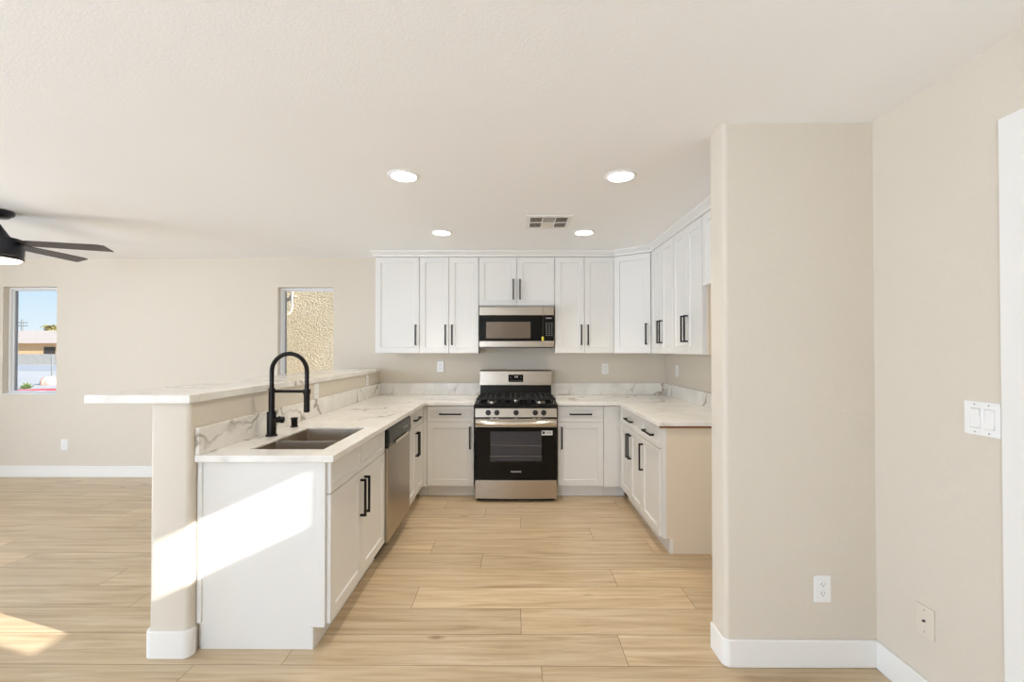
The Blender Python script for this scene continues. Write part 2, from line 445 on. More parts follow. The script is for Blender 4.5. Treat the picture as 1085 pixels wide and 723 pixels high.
bm = nb(); lathe(bm, [(0, -.06), (.02, -.06), (.027, -.045), (.02, -.03), (.011, -.022), (.011, 0)], 20, (0, .075, .95), 'x'); obj('door_handle', bm, 'black_matte', door, smooth=True)

# ------------------------------------------------------------------ cabinets
def shaker(w, h, t=.019, rail=.057, rec=.008):
    """front at y=-t .. back y=0, x 0..w, z 0..h"""
    bm = nb()
    ch = .004
    def rect(m, y): return [bm.verts.new(p) for p in ((m, y, m), (w-m, y, m), (w-m, y, h-m), (m, y, h-m))]
    b = rect(0, 0); o = rect(.0015, -t); i0 = rect(rail, -t); i1 = rect(rail+ch, -t+rec)
    b2 = rect(0, -t+.0015)
    bm.faces.new(b)
    for A, B in ((b, b2), (b2, o), (o, i0), (i0, i1)):
        for k in range(4): bm.faces.new((A[k], A[(k+1) % 4], B[(k+1) % 4], B[k]))
    bm.faces.new(i1[::-1])
    return bm

def handle(parent, x, z, vertical, y=-.019, L=.21):
    bm = nb(); s = .0135; d = .034
    h = L/2
    if vertical:
        box(bm, x-s/2, x+s/2, y-d, y-d+.011, z-h, z+h)
        for q in (z-h+.006, z+h-.006): box(bm, x-s/2, x+s/2, y-d+.009, y, q-.006, q+.006)
    else:
        box(bm, x-h, x+h, y-d, y-d+.010, z-s/2, z+s/2)
        for q in (x-h+.006, x+h-.006): box(bm, q-.006, q+.006, y-d+.009, y, z-s/2, z+s/2)
    return obj('handle', bm, 'black_matte', parent, bevel=.001, seg=1)

GP = .0025
def door_leaf(parent, x0, x1, z0, z1, hx=None, hz=None, name='door', rail=.057, horiz=False):
    d = obj(name, shaker(x1-x0-2*GP, z1-z0-2*GP, rail=rail), 'cabinet_white', parent, (x0+GP, 0, z0+GP))
    if hx is not None: handle(d, hx-x0-GP, hz-z0-GP, not horiz)
    return d

def base_body(t, w, d, side='cabinet_white', toe=True):
    # box body with toe notch, front at y=.001, back at y=d
    bm = nb()
    prism(bm, [(.001, .105), (.001, CT-CTK-.001), (d, CT-CTK-.001), (d, 0), (.06, 0), (.06, .105)], .0022, w-.0022, 'x')
    return obj('body', bm, side, t)

DW0, DW1 = .114, .876     # door front span
DRW = .725                # drawer/door split
RB = 4.18-.0              # back run door front plane -> cabinet local y=0 is door back
BF = 4.172                # back-run body front (doors stand 19 mm proud)
DEP = YB-BF-.003

# back run
def base_back(x0, x1, hside, label, drawer=True):
    t = thing('base_cabinet', (x0, BF, 0), label, 'cabinet', 'base cabinets')
    w = x1-x0
    base_body(t, w, DEP)
    obj('toe_kick', box(nb(), .001, w-.001, .052, .0595, .001, .104), 'cabinet_white', t)
    door_leaf(t, 0, w, DW0, DRW, .038 if hside < 0 else w-.038, .575)
    door_leaf(t, 0, w, DRW, DW1, w/2, (DRW+DW1)/2, 'drawer', .035, True)
    return t
XB0, XB1 = -.836, -.385       # left of range
XB2, XB3 = .412, .852         # right of range
base_back(XB0, XB1, 1, 'white base cabinet with one drawer directly left of the range', )
base_back(XB2, XB3, -1, 'white base cabinet with one drawer directly right of the range')
FXL = -.873                   # left run door front plane (faces +X)
FXR = 1.005                   # right run door front plane (faces -X)
# fillers, blind corners
t = thing('corner_filler', (FXL-.019, BF, 0), 'narrow white filler panel in the left inside corner of the base cabinets', 'filler panel', 'corner fillers')
obj('panel', box(nb(), .0035, XB0-FXL+.019-.002, -.016, .02, .105, .876), 'cabinet_white', t, bevel=.001)
obj('toe_kick', box(nb(), -.04, XB0-FXL+.019-.002, .052, .0595, .001, .104), 'cabinet_white', t)
t = thing('corner_filler', (XB3, BF, 0), 'wider white filler panel in the right inside corner of the base cabinets', 'filler panel', 'corner fillers')
obj('panel', box(nb(), .002, FXR+.019-XB3-.0035, -.016, .02, .105, .876), 'cabinet_white', t, bevel=.001)
obj('toe_kick', box(nb(), .002, FXR+.019-XB3+.04, .052, .0595, .001, .104), 'cabinet_white', t)

# right run: rotate -90: local x -> -Y (toward the camera), local -y -> -X
BXR = FXR+.019
def base_right(y0, y1, doors, label, side='cabinet_white'):
    w = y1-y0; t = thing('base_cabinet', (BXR, y1, 0), label, 'cabinet', 'base cabinets', R(-90))
    base_body(t, w, XK-BXR-.003)
    obj('toe_kick', box(nb(), .001, w-.001, .052, .0595, .001, .104), 'cabinet_white', t)
    if doors == 2:
        door_leaf(t, 0, w/2, DW0, DRW, w/2-.032, .575); door_leaf(t, w/2, w, DW0, DRW, w/2+.032, .575)
    else: door_leaf(t, 0, w, DW0, DRW, .036, .575)
    door_leaf(t, 0, w, DRW, DW1, w/2, (DRW+DW1)/2, 'drawer', .035, True)
    return t, w
YR0, YR1, YR2 = 3.03, 3.445, 4.125
base_right(YR1, YR2, 2, 'white two-door base cabinet with one drawer, under the right counter next to the corner')
t, w_ = base_right(YR0, YR1, 1, 'white single-door base cabinet with one drawer and beige end panel, nearest on the right')
bm = nb(); prism(bm, [(.03, .105), (.03, CT-CTK-.001), (XK-BXR-.003, CT-CTK-.001), (XK-BXR-.003, 0), (.075, 0), (.075, .105)], w_, w_+.006, 'x')
o = obj('end_panel', bm, 'cabinet_side', t); o['label'] = 'beige end panel facing the camera'
bm = nb(); prism(bm, [(.001, .105), (.001, CT-CTK-.001), (.03, CT-CTK-.001), (.03, .105)], w_, w_+.008, 'x'); box(bm, w_, w_+.008, .055, .075, .001, .105)
obj('face_frame_edge', bm, 'cabinet_white', t, bevel=.001)

# left run (peninsula): rotate +90: local x -> +Y, local -y -> +X
BXL = FXL-.019
PDEP = BXL-HX1-.003
YS0, YS1, YD1, YC1 = 2.065, 2.93, 3.575, 4.15
t = thing('sink_base_cabinet', (BXL, YS0, 0), 'white sink base cabinet with two doors and a large end panel on the peninsula', 'cabinet', 'base cabinets', R(90))
w_ = YS1-YS0
base = nb()   # open-topped carcass so the sink bowls hang inside it
prof = [(.001, .105), (.001, .60), (PDEP, .60), (PDEP, 0), (.06, 0), (.06, .105)]
prism(base, prof, .0008, w_-.0008, 'x')
box(base, .0008, .018, .001, PDEP, .60, CT-CTK-.001); box(base, w_-.018, w_-.0008, .001, PDEP, .60, CT-CTK-.001)
box(base, .018, w_-.018, .001, .02, .60, CT-CTK-.001)
obj('body', base, 'cabinet_white', t)
obj('toe_kick', box(nb(), .001, w_-.001, .052, .0595, .001, .104), 'cabinet_white', t)
door_leaf(t, 0, w_/2, DW0, DRW, w_/2-.032, .575); door_leaf(t, w_/2, w_, DW0, DRW, w_/2+.032, .575)
for a in (0, 1):
    door_leaf(t, a*w_/2, (a+1)*w_/2, DRW, DW1, name='false_drawer_front', rail=.035)
bm = nb(); prism(bm, [(.042, .105), (.042, CT-CTK-.001), (PDEP-.015, CT-CTK-.001), (PDEP-.015, 0), (.075, 0), (.075, .105)], -.008, 0, 'x')
obj('end_panel', bm, 'cabinet_white', t)
bm = nb(); prism(bm, [(.001, .105), (.001, CT-CTK-.001), (.042, CT-CTK-.001), (.042, .105)], -.014, 0, 'x'); box(bm, -.012, 0, .055, .075, .001, .105)
obj('face_frame_edge', bm, 'cabinet_white', t, bevel=.0015)
obj('scribe_moulding', box(nb(), -.018, -.0005, PDEP-.022, PDEP-.001, .125, CT-CTK-.002), 'cabinet_white', t, bevel=.003)

w_ = YC1-YD1
t = thing('base_cabinet', (BXL, YD1, 0), 'white base cabinet with one drawer between dishwasher and left corner', 'cabinet', 'base cabinets', R(90))
base_body(t, w_, PDEP)
obj('toe_kick', box(nb(), .001, w_-.001, .052, .0595, .001, .104), 'cabinet_white', t)
door_leaf(t, 0, w_/2, DW0, DRW, w_/2-.028, .575); door_leaf(t, w_/2, w_, DW0, DRW, w_/2+.028, .575)
door_leaf(t, 0, w_, DRW, DW1, w_*.48, (DRW+DW1)/2, 'drawer', .035, True)

# dishwasher
t = thing('dishwasher', (BXL, YS1+.012, 0), 'stainless steel dishwasher with black control strip set in the peninsula', 'dishwasher', None, R(90))
w_ = YD1-YS1-.024
obj('body', box(nb(), .004, w_-.004, .002, PDEP-.01, .09, CT-CTK-.004), 'control_black', t)
d = obj('door', box(nb(), 0, w_, -.036, 0, .105, .742), 'steel_side', t, bevel=.008, seg=3)
bm = nb(); prism(bm, [(-.036, .744), (-.046, .775), (-.044, .862), (-.03, .878), (0, .878), (0, .744)], 0, w_, 'x')
c = obj('control_panel', bm, 'control_black', t, bevel=.004)
bm = nb(); prism(bm, [(-.0405, .747), (-.051, .772), (-.056, .772), (-.054, .747)], w_*.22, w_*.78, 'x'); obj('pocket_handle', bm, 'steel_smooth', c, bevel=.002)
obj('status_display', box(nb(), w_*.60, w_*.80, -.0462, -.0448, .812, .822), 'print_grey', c)
obj('kick_plate', box(nb(), .002, w_-.002, .05, .058, .001, .10), 'control_black', t)

# ------------------------------------------------------------------ countertops
z0, z1 = CT-CTK, CT
EXL, EXR, EYB = -.846, .985, 4.125
RX0, RX1 = -.374, .404        # gap for range
SK = (-1.325, -.952, 2.165, 2.775)
left = thing('countertop', (-1.1, 2.03, z0), 'white marbled quartz countertop with the sink cut-out, left of the range', 'countertop', 'quartz countertops')
L0 = Vector((-1.1, 2.03, z0))
xs = [HX1+.001-L0.x, SK[0]-L0.x, SK[1]-L0.x, EXL-L0.x, RX0-L0.x]
ys = [0, SK[2]-L0.y, SK[3]-L0.y, EYB-L0.y, YB-.002-L0.y]
def kp(x, y):
    X, Y = x+L0.x, y+L0.y
    if SK[0] < X < SK[1] and SK[2] < Y < SK[3]: return False
    return X < EXL or Y > EYB
obj('slab', cells(nb(), xs, ys, kp, 0, CTK), 'quartz', left, bevel=.003)
BS = .128
def splash(x0, x1, y0, y1, label):
    c = Vector(((x0+x1)/2, (y0+y1)/2, CT+.0004))
    o = obj('backsplash', box(nb(), x0-c.x, x1-c.x, y0-c.y, y1-c.y, 0, BS), 'quartz_splash', None, c, bevel=.002)
    tag(o, label, 'backsplash', 'quartz backsplash strips')
splash(HX1+.0015, HX1+.02, 2.034, YB-.002, 'white marbled backsplash strip along the peninsula half wall behind the faucet')
splash(HX1+.021, RX0, YB-.021, YB-.002, 'white marbled backsplash strip on the back wall left of the range')
right = thing('countertop', (1.3, 3.0, z0), 'white marbled quartz countertop right of the range, L-shaped', 'countertop', 'quartz countertops')
L0 = Vector((1.3, 3.0, z0))
xs = [RX1-L0.x, EXR-L0.x, XK-.002-L0.x]; ys = [.006, EYB-L0.y, YB-.002-L0.y]
obj('slab', cells(nb(), xs, ys, lambda x, y: x+L0.x > EXR or y+L0.y > EYB, 0, CTK), 'quartz', right, bevel=.003)
splash(RX1, XK-.022, YB-.021, YB-.002, 'white marbled backsplash strip on the back wall right of the range')
splash(XK-.021, XK-.002, 3.01, YB-.002, 'white marbled backsplash strip along the kitchen right wall')
o = obj('plywood_underlay', box(nb(), EXR+.02-L0.x, XK-.004-L0.x, .008, .0215, -.014, -.0005), 'plywood', right); o['label'] = 'brown plywood edge under the slab'

bar = obj('bar_top', box(nb(), -1.965, -1.482, 1.975, YB-.002, BAR-.038, BAR), 'quartz', bevel=.003)
tag(bar, 'raised white marbled bar top resting on the half wall', 'bar counter')

# ------------------------------------------------------------------ sink
sx, sy, sw, sd = (SK[0]+SK[1])/2, (SK[2]+SK[3])/2, SK[1]-SK[0], SK[3]-SK[2]
t = thing('kitchen_sink', (sx, sy, CT-.010), 'undermount stainless double-bowl sink in the peninsula counter', 'sink')
def bowl(y0, y1, depth):
    bm = nb(); x0, x1 = -sw/2+.0015, sw/2-.0015
    def ring(m, z, r): return [bm.verts.new((p[0], p[1], z)) for p in rpoly(x0+m, x1-m, y0+m, y1-m, r, {'ll', 'lr', 'ur', 'ul'})]
    B = ring(.003, 0, .014); C = ring(.006, -depth+.02, .014); D = ring(.024, -depth, .012)
    E_ = ring(0, 0, .016); F_ = ring(.001, -depth-.003, .018)
    n = len(B)
    for P, Q in ((B, C), (C, D), (B, E_), (E_, F_)):
        for k in range(n): bm.faces.new((P[k], P[(k+1) % n], Q[(k+1) % n], Q[k]))
    bm.faces.new(D); bm.faces.new(F_)
    return bm
YD = 2.404-sy
for a, b, dp in ((-sd/2+.0015, YD-.0005, .22), (YD+.0005, sd/2-.0015, .22)):
    bw = obj('bowl', bowl(a, b, dp), 'steel_sink', t, smooth=True)
    bm = nb(); lathe(bm, [(0, .003), (.02, .003), (.024, .005), (.042, .004), (.045, .0005)], 24, (0, (a+b)/2, -dp)); obj('drain', bm, 'steel_smooth', bw, smooth=True)

# faucet
fx, fy = -1.40, 2.50
t = thing('faucet', (fx, fy, CT), 'tall black spring-neck pull-down kitchen faucet standing behind the sink', 'faucet')
bm = nb(); lathe(bm, [(0, 0), (.031, 0), (.031, .008), (.025, .012), (.025, .135), (.024, .14), (0, .14)], 28); obj('base', bm, 'black_faucet', t, smooth=True)
bm = nb(); lathe(bm, [(0, .139), (.0165, .139), (.0165, .262), (.019, .264), (.019, .274), (0, .274)], 24); obj('column', bm, 'black_faucet', t, smooth=True)
ARC = .203
top = .372
pts = [(0, 0, .27), (0, 0, .33), (0, 0, top)]
pts += [(ARC/2-ARC/2*math.cos(R(a)), 0, top+ARC/2*math.sin(R(a))) for a in range(10, 180, 10)]
pts += [(ARC, 0, top), (ARC, 0, .30), (ARC, 0, .255)]
fine = []
for a, b in zip(pts, pts[1:]):
    for s in range(6): fine.append(tuple(a[i]+(b[i]-a[i])*s/6 for i in range(3)))
fine.append(pts[-1])
rs = [.0122+(.0008 if i % 2 else -.0006) for i in range(len(fine))]
obj('hose', tube(nb(), fine, rs, 16), 'black_faucet', t, smooth=True)
bm = nb(); lathe(bm, [(0, .135), (.012, .135), (.0165, .14), (.0165, .235), (.0175, .24), (.0175, .262), (.013, .266), (0, .266)], 24, (ARC, 0, 0)); obj('spray_head', bm, 'black_faucet', t, smooth=True)
bm = nb(); tube(bm, [(.01, 0, .256), (ARC-.012, 0, .256)], .0085, 16); lathe(bm, [(.0176, .243), (.021, .243), (.021, .269), (.0176, .269)], 24, (ARC, 0, 0)); obj('docking_arm', bm, 'black_faucet', t, smooth=True)
bm = nb(); lathe(bm, [(0, 0), (.017, 0), (.017, .052), (.019, .054), (.019, .068), (.012, .072), (0, .072)], 22, (.0, 0, .092), 'x')
tube(bm, [(.06, 0, .092), (.066, -.012, .10), (.072, -.05, .118)], [.006, .006, .0045], 12)
obj('lever', bm, 'black_faucet', t, smooth=True)
bm = nb(); lathe(bm, [(0, 0), (.024, 0), (.024, .006), (.019, .008), (.019, .048), (.022, .050), (.022, .058), (.018, .061), (0, .061)], 26)
o = obj('air_gap_cap', bm, 'black_faucet', None, (-1.415, 2.79, CT), smooth=True)
tag(o, 'short black cylindrical air gap cap on the counter beside the faucet', 'air gap')

# ------------------------------------------------------------------ upper cabinets
UZ0, UZ1 = 1.378, 2.376
UF = 4.49+.019
def upper(x0, x1, ndoor, label, zb=UZ0, hz=None, single=1):
    t = thing('upper_cabinet', (x0, UF, zb), label, 'cabinet', 'upper cabinets')
    w, h = x1-x0, UZ1-zb
    obj('body', box(nb(), .0022, w-.0022, .001, YB-UF-.002, 0, h-.001), 'cabinet_white', t)
    hz = hz or .19
    if ndoor == 1: door_leaf(t, 0, w, .0, h, (w-.034) if single > 0 else .034, hz)
    else:
        door_leaf(t, 0, w/2, 0, h, w/2-.034, hz); door_leaf(t, w/2, w, 0, h, w/2+.034, hz)
    return t
U = [-1.445, -.985, -.370, .418, 1.030]
upper(U[0], U[1], 1, 'white single-door upper cabinet at the left end of the back wall row')
upper(U[1], U[2], 2, 'tall white two-door upper cabinet just left of the microwave')
upper(U[2], U[3], 2, 'short white two-door upper cabinet above the microwave', 1.868, .17)
upper(U[3], U[4], 2, 'tall white two-door upper cabinet just right of the microwave')
# diagonal corner cabinet
UXR = 1.345
CX0, CY0, CX1, CY1 = U[4], UF, UXR+.019, 4.28
t = thing('corner_cabinet', (CX0, CY0, UZ0), 'white single-door upper cabinet set diagonally across the back right corner', 'cabinet', 'upper cabinets')
bm = nb(); prism(bm, [(.001, .0), (.001, YB-CY0-.002), (XK-.002-CX0, YB-CY0-.002), (XK-.002-CX0, CY1-CY0+.001), (CX1-CX0, CY1-CY0+.001)], 0, UZ1-UZ0-.001)
obj('body', bm, 'cabinet_white', t)
dl = math.hypot(CX1-CX0, CY1-CY0); ang = math.atan2(CY1-CY0, CX1-CX0)
d = obj('door', shaker(dl-.028, UZ1-UZ0-2*GP), 'cabinet_white', t, (.012*math.cos(ang)+.001*math.sin(ang), .012*math.sin(ang)-.001*math.cos(ang), GP), (0, 0, ang))
handle(d, dl-.028-.04, .19, True)
# right wall uppers
def upper_right(y0, y1, label):
    t = thing('upper_cabinet', (UXR+.019, y1, UZ0), label, 'cabinet', 'upper cabinets', R(-90))
    w, h = y1-y0, UZ1-UZ0
    obj('body', box(nb(), .0008, w-.0008, .001, XK-UXR-.021, 0, h-.001), 'cabinet_white', t)
    door_leaf(t, 0, w/2, 0, h, w/2-.03, .20); door_leaf(t, w/2, w, 0, h, w/2+.03, .20)
    return t, w
upper_right(3.695, 4.272, 'white two-door upper cabinet on the right wall next to the corner cabinet')
t, w_ = upper_right(3.115, 3.695, 'white two-door upper cabinet on the right wall beside the high fridge cabinet')
o = obj('side_panel', box(nb(), w_, w_+.006, .02, XK-UXR-.022, .002, UZ1-UZ0), 'cabinet_side', t); o['label'] = 'beige side panel'
t = thing('fridge_cabinet', (UXR+.019, 3.105, 1.865), 'short high white cabinet above the fridge space, nearest on the right wall', 'cabinet', 'upper cabinets', R(-90))
wf = .91
obj('body', box(nb(), .0008, wf, .001, XK-UXR-.021, 0, UZ1-1.866), 'cabinet_white', t)
door_leaf(t, 0, wf/2, 0, UZ1-1.865, wf/2-.03, .15); door_leaf(t, wf/2, wf, 0, UZ1-1.865, wf/2+.03, .15)
# crown moulding along the fronts: swept profile
prof = [(0.0, 2.376), (-.012, 2.380), (-.016, 2.398), (-.045, 2.425), (-.048, CEIL-.001), (.02, CEIL-.001), (.02, 2.3765)]
path = [(U[0]-.0, YB-.002), (U[0]-.0, UF-.019), (U[4]+.004, UF-.019), (UXR+.006, CY1-.018), (UXR, 2.2)]
bm = nb(); rings = []
P2 = [Vector(p) for p in path]
for i, p in enumerate(P2):
    d0 = (p-P2[i-1]).normalized() if i else None; d1 = (P2[i+1]-p).normalized() if i < len(P2)-1 else None
    n0 = Vector((d0.y, -d0.x)) if d0 else None; n1 = Vector((d1.y, -d1.x)) if d1 else None
    if n0 and n1:
        m = (n0+n1).normalized(); sc = 1/m.dot(n0)
    else: m = n0 or n1; sc = 1
    # outward normal is to the right of travel (towards the room)
    rings.append([bm.verts.new((p.x-m.x*sc*a, p.y-m.y*sc*a, z)) for a, z in prof])
# travel: from the wall to the front the outward side is left (-x); check sign handled by normal (d.y,-d.x)
for A, B in zip(rings, rings[1:]):
    for k in range(len(prof)): bm.faces.new((A[k], A[(k+1) % len(prof)], B[(k+1) % len(prof)], B[k]))
bm.faces.new(rings[0]); bm.faces.new(rings[-1][::-1])
o = obj('crown_moulding', bm, 'cabinet_white')
tag(o, 'white crown moulding running along the tops of the upper cabinets', 'moulding')

# ------------------------------------------------------------------ microwave
MF = 4.405
t = thing('microwave', (.0215, MF, 1.436), 'stainless and black over-the-range microwave hung between upper cabinets', 'microwave')
W = .379
obj('body', box(nb(), -W+.004, W-.004, .022, YB-MF-.003, .004, .428), 'steel_side', t)
obj('vent_base', box(nb(), -W+.006, W-.006, .004, .3, -.004, .0035), 'control_black', t)
sp_ = .552-.379     # door / control split, x
def band(n, a, b): return obj(n, box(nb(), a, b, -.004, .02, *zz), 'steel', t, bevel=.003)
XS = .268
zz = (.328, .412); band('trim_band', -W, XS-.0012); band('trim_band', XS+.0012, W)
zz = (.008, .066); band('trim_band', -W, XS-.0012); band('trim_band', XS+.0012, W)
obj('vent_grille', box(nb(), -W, W, 0, .02, .4125, .43), 'print_grey', t)
d = obj('door', box(nb(), -W+.001, XS-.001, 0, .02, .0665, .3275), 'black_gloss', t, bevel=.002)
obj('door_window', box(nb(), -.308, .142, -.0012, .004, .094, .262), 'microwave_screen', d, bevel=.0005)
c = obj('control_panel', box(nb(), XS+.001, W-.001, 0, .02, .0665, .3275), 'black_gloss', t, bevel=.002)
bm = nb()
for i in range(3):
    for j in range(7):
        x = XS+.036+i*.027; z = .125+j*.0205
        box(bm, x-.006, x+.006, -.0012, 0, z-.0032, z+.0032)
obj('keypad', bm, 'print_grey', c)
bm = nb(); box(bm, XS+.03, W-.022, -.0012, 0, .292, .306); obj('clock_display', bm, 'oven_cavity', c)
obj('energy_sticker', box(nb(), XS-.012, XS+.008, -.0012, -.0002, .068, .112), 'sticker_yellow', t)['label'] = 'small yellow sticker'

# ------------------------------------------------------------------ range
RXc = .015; RF = 4.045
t = thing('gas_range', (RXc, RF, 0), 'stainless steel gas range with black oven door standing between base cabinets', 'range')
W = .381
obj('body', box(nb(), -W+.003, W-.003, .03, YB-RF-.012, .03, .895), 'control_black', t)
for sx_ in (-1, 1):
    for y_ in (.08, .6):
        bm = nb(); lathe(bm, [(0, 0), (.018, 0), (.018, .01), (.012, .012), (.012, .03), (0, .03)], 16, (sx_*.32, y_, 0)); obj('leg', bm, 'black_matte', t, smooth=True)
# storage drawer, bowed face
bm = nb(); pts = []
for k in range(13):
    u = -1+2*k/12; pts.append((u*W, -.004-.010*(1-u*u)))
prism(bm, pts+[(W, .03), (-W, .03)], .032, .204)
obj('storage_drawer', bm, 'steel', t, bevel=.004)
obj('bottom_skirt', box(nb(), -W+.02, W-.02, .02, .03, .012, .031), 'black_matte', t)
# oven door
ow, oz0, oz1 = .240, .375, .655
d = thing_door = obj('oven_door', cells(nb(), [-W+.002, -ow, ow, W-.002], [.208, oz0, oz1, .695], lambda x, z: not (-ow < x < ow and oz0 < z < oz1), -.012, .026, 'y'), 'black_gloss', t, bevel=.002)
obj('oven_window', box(nb(), -ow, ow, -.010, -.006, oz0, oz1), 'oven_glass', d)
bm = nb(); box(bm, -ow-.02, ow+.02, .0265, .029, oz0-.02, oz1+.02); obj('oven_cavity', bm, 'oven_cavity', d)
for z in (.425, .522):
    bm = nb(); tube(bm, [(-ow+.002, .008, z), (ow-.002, .008, z)], .0042, 8)
    obj('oven_rack', bm, 'rack_chrome', d)
obj('door_top_trim', box(nb(), -W+.001, W-.001, -.014, .026, .6955, .772), 'steel', d, bevel=.003)
# bowed handle
bm = nb(); n = 16; vs = []
for k in range(n+1):
    u = -1+2*k/n; x = u*(W-.006); yb = -.024-.034*(1-u**4); hh = .021
    vs.append([bm.verts.new((x, yb+a, .733+b)) for a, b in ((0, hh), (-.010, hh*.6), (-.014, 0), (-.010, -hh*.6), (0, -hh), (.012, -hh*.6), (.012, hh*.6))])
for A, B in zip(vs, vs[1:]):
    for k in range(7): bm.faces.new((A[k], A[(k+1) % 7], B[(k+1) % 7], B[k]))
bm.faces.new(vs[0]); bm.faces.new(vs[-1][::-1])
for s in (-1, 1): box(bm, s*(W-.022)-.014, s*(W-.022)+.014, -.03, -.0135, .716, .75)
obj('door_handle', bm, 'steel_smooth', d, smooth=True)
text('oven_badge', 'FRIGIDAIRE', .019, 'print_white', d, (0, -.0126, .283), (R(90), 0, 0))
st = obj('energy_sticker', box(nb(), .238, .338, -.0135, -.0124, .622, .664), 'print_white', d); st['label'] = 'white label sticker'
bm = nb(); box(bm, .244, .268, -.0142, -.0136, .632, .657)
for z in (.636, .644, .652): box(bm, .276, .33, -.0142, -.0136, z-.001, z+.002)
obj('sticker_print', bm, 'slot_dark', st)
# knob panel
bm = nb(); prism(bm, [(-.012, .787), (.004, .869), (.03, .869), (.03, .787)], -W, W, 'x')
kp_ = obj('knob_panel', bm, 'steel', t, bevel=.002)
for x in (-.225, -.175, 0, .17, .215): obj('burner_mark', box(nb(), x-.012, x+.012, -.0155, -.014, .7755, .782), 'print_white', t)
tilt = math.atan2(.016, .082)
for x in (-.258, -.178, 0, .179, .258):
    bm = nb(); lathe(bm, [(0, 0), (.025, 0), (.025, -.010), (.021, -.014), (.019, -.034), (.016, -.037), (0, -.037)], 24, (0, 0, 0), 'y')
    box(bm, -.0035, .0035, -.041, -.012, -.019, .019)
    obj('knob', bm, 'control_black', t, (x, -.0045, .828), (-tilt, 0, 0), smooth=True)
# cooktop
bm = nb(); prism(bm, [(-.008, .8695), (-.014, .885), (-.006, .905), (.0, .912), (.60, .912), (.60, .895), (.02, .895), (.02, .8695)], -W-.004, W+.004, 'x')
ck = obj('cooktop', bm, 'black_enamel', t, bevel=.002)
burn = [(-.23, .14, .048), (.23, .14, .05), (-.23, .43, .038), (.23, .43, .042), (0, .285, .05)]
for x, y, r_ in burn:
    bm = nb(); lathe(bm, [(0, .912), (r_, .912), (r_, .922), (r_*.8, .926), (0, .926)], 24, (x, y, 0)); b_ = obj('burner', bm, 'steel_smooth', ck, smooth=True)
    bm = nb(); lathe(bm, [(0, .9262), (r_*.78, .9262), (r_*.78, .935), (r_*.7, .938), (0, .938)], 24, (x, y, 0)); obj('burner_cap', bm, 'cast_iron', b_, smooth=True)
for gx0, gx1 in ((-.372, -.128), (-.122, .122), (.128, .372)):
    bm = nb(); y0, y1 = .035, .545; zt, th = .958, .012
    for x in (gx0, gx1-th): box(bm, x, x+th, y0, y1, zt-.014, zt)
    for y in (y0, (y0+y1)/2-th/2, y1-th): box(bm, gx0+.001, gx1-.001, y, y+th, zt-.0145, zt+.0005)
    cx = (gx0+gx1)/2
    for x in (cx-.05, cx, cx+.05): box(bm, x-.005, x+.005, y0+.001, y1-.001, zt-.010, zt+.001)
    for yy in (.14, .43): box(bm, gx0+.002, gx1-.002, yy-.005, yy+.005, zt-.0105, zt+.0008)
    for x in (gx0+.006, gx1-.006):
        for y in (y0+.006, (y0+y1)/2, y1-.006): box(bm, x-.006, x+.006, y-.006, y+.006, .911, zt-.013)
    obj('burner_grate', bm, 'cast_iron', ck, bevel=.0015, seg=1)
# backguard
BG = .575
bm = nb(); prism(bm, [(BG, .912), (BG+.012, 1.035), (BG+.14, 1.035), (BG+.14, .912)], -W+.004, W-.004, 'x'); obj('backguard_riser', bm, 'black_enamel', t, bevel=.003)
bm = nb(); prism(bm, [(BG-.004, 1.036), (BG+.004, 1.186), (BG+.02, 1.197), (BG+.15, 1.197), (BG+.15, 1.036)], -W-.002, W+.002, 'x')
g = obj('backguard', bm, 'steel', t, bevel=.004)
obj('clock_panel', box(nb(), -.078, .078, BG-.0065, BG+.02, 1.072, 1.150), 'black_gloss', g)
bm = nb()
for k, wd in enumerate((.009, .009, .009)): box(bm, -.012+k*.013, -.012+k*.013+wd, BG-.0072, BG-.0064, 1.118, 1.135)
obj('clock_digits', bm, 'print_white', g)
for x, z in ((-.055, 1.0875), (-.03, 1.0875), (0, 1.0875), (.03, 1.0875), (.055, 1.0875), (-.055, 1.121), (.055, 1.121)):
    obj('clock_button', box(nb(), x-.006, x+.006, BG-.0072, BG-.0064, z-.0025, z+.0025), 'print_grey', g)

# ------------------------------------------------------------------ ceiling fittings
for i, (x, y, lb) in enumerate(((-.652, 2.545, 'round recessed ceiling light, near left of the four, above the peninsula sink side'),
                  (.628, 2.555, 'round recessed ceiling light, near right of the four, beside the wall stub'),
                  (-.637, 3.783, 'round recessed ceiling light, far left of the four, before the left upper cabinets'),
                  (.609, 3.783, 'round recessed ceiling light, far right of the four, beside the air vent'))):
    t = thing('recessed_light', (x, y, CEIL), lb, 'ceiling light', 'recessed ceiling lights')
    bm = nb(); lathe(bm, [(.074, -.0075), (.078, -.008), (.092, -.002), (.093, 0), (.070, 0), (.074, -.0075)], 40, caps=False); obj('trim_ring', bm, 'ceiling_paint', t, smooth=True)
    bm = nb(); lathe(bm, [(0, -.007), (.073, -.007), (.073, -.001), (0, -.001)], 40); obj('lens', bm, 'led_lens', t)
    light('downlight', 'SPOT', (x, y, CEIL-.02), 34, (1, .91, .78), look=(0, 0, -1), spot_size=R(104), spot_blend=.7, shadow_soft_size=.07)
bm = nb(); lathe(bm, [(0, -.004), (.078, -.004), (.086, 0), (0, 0)], 32)
t = obj('ceiling_cover_plate', bm, 'ceiling_paint', None, (-2.12, 4.30, CEIL-.0005), smooth=True)
tag(t, 'flat round white cover disc on the ceiling near the back wall', 'ceiling disc')

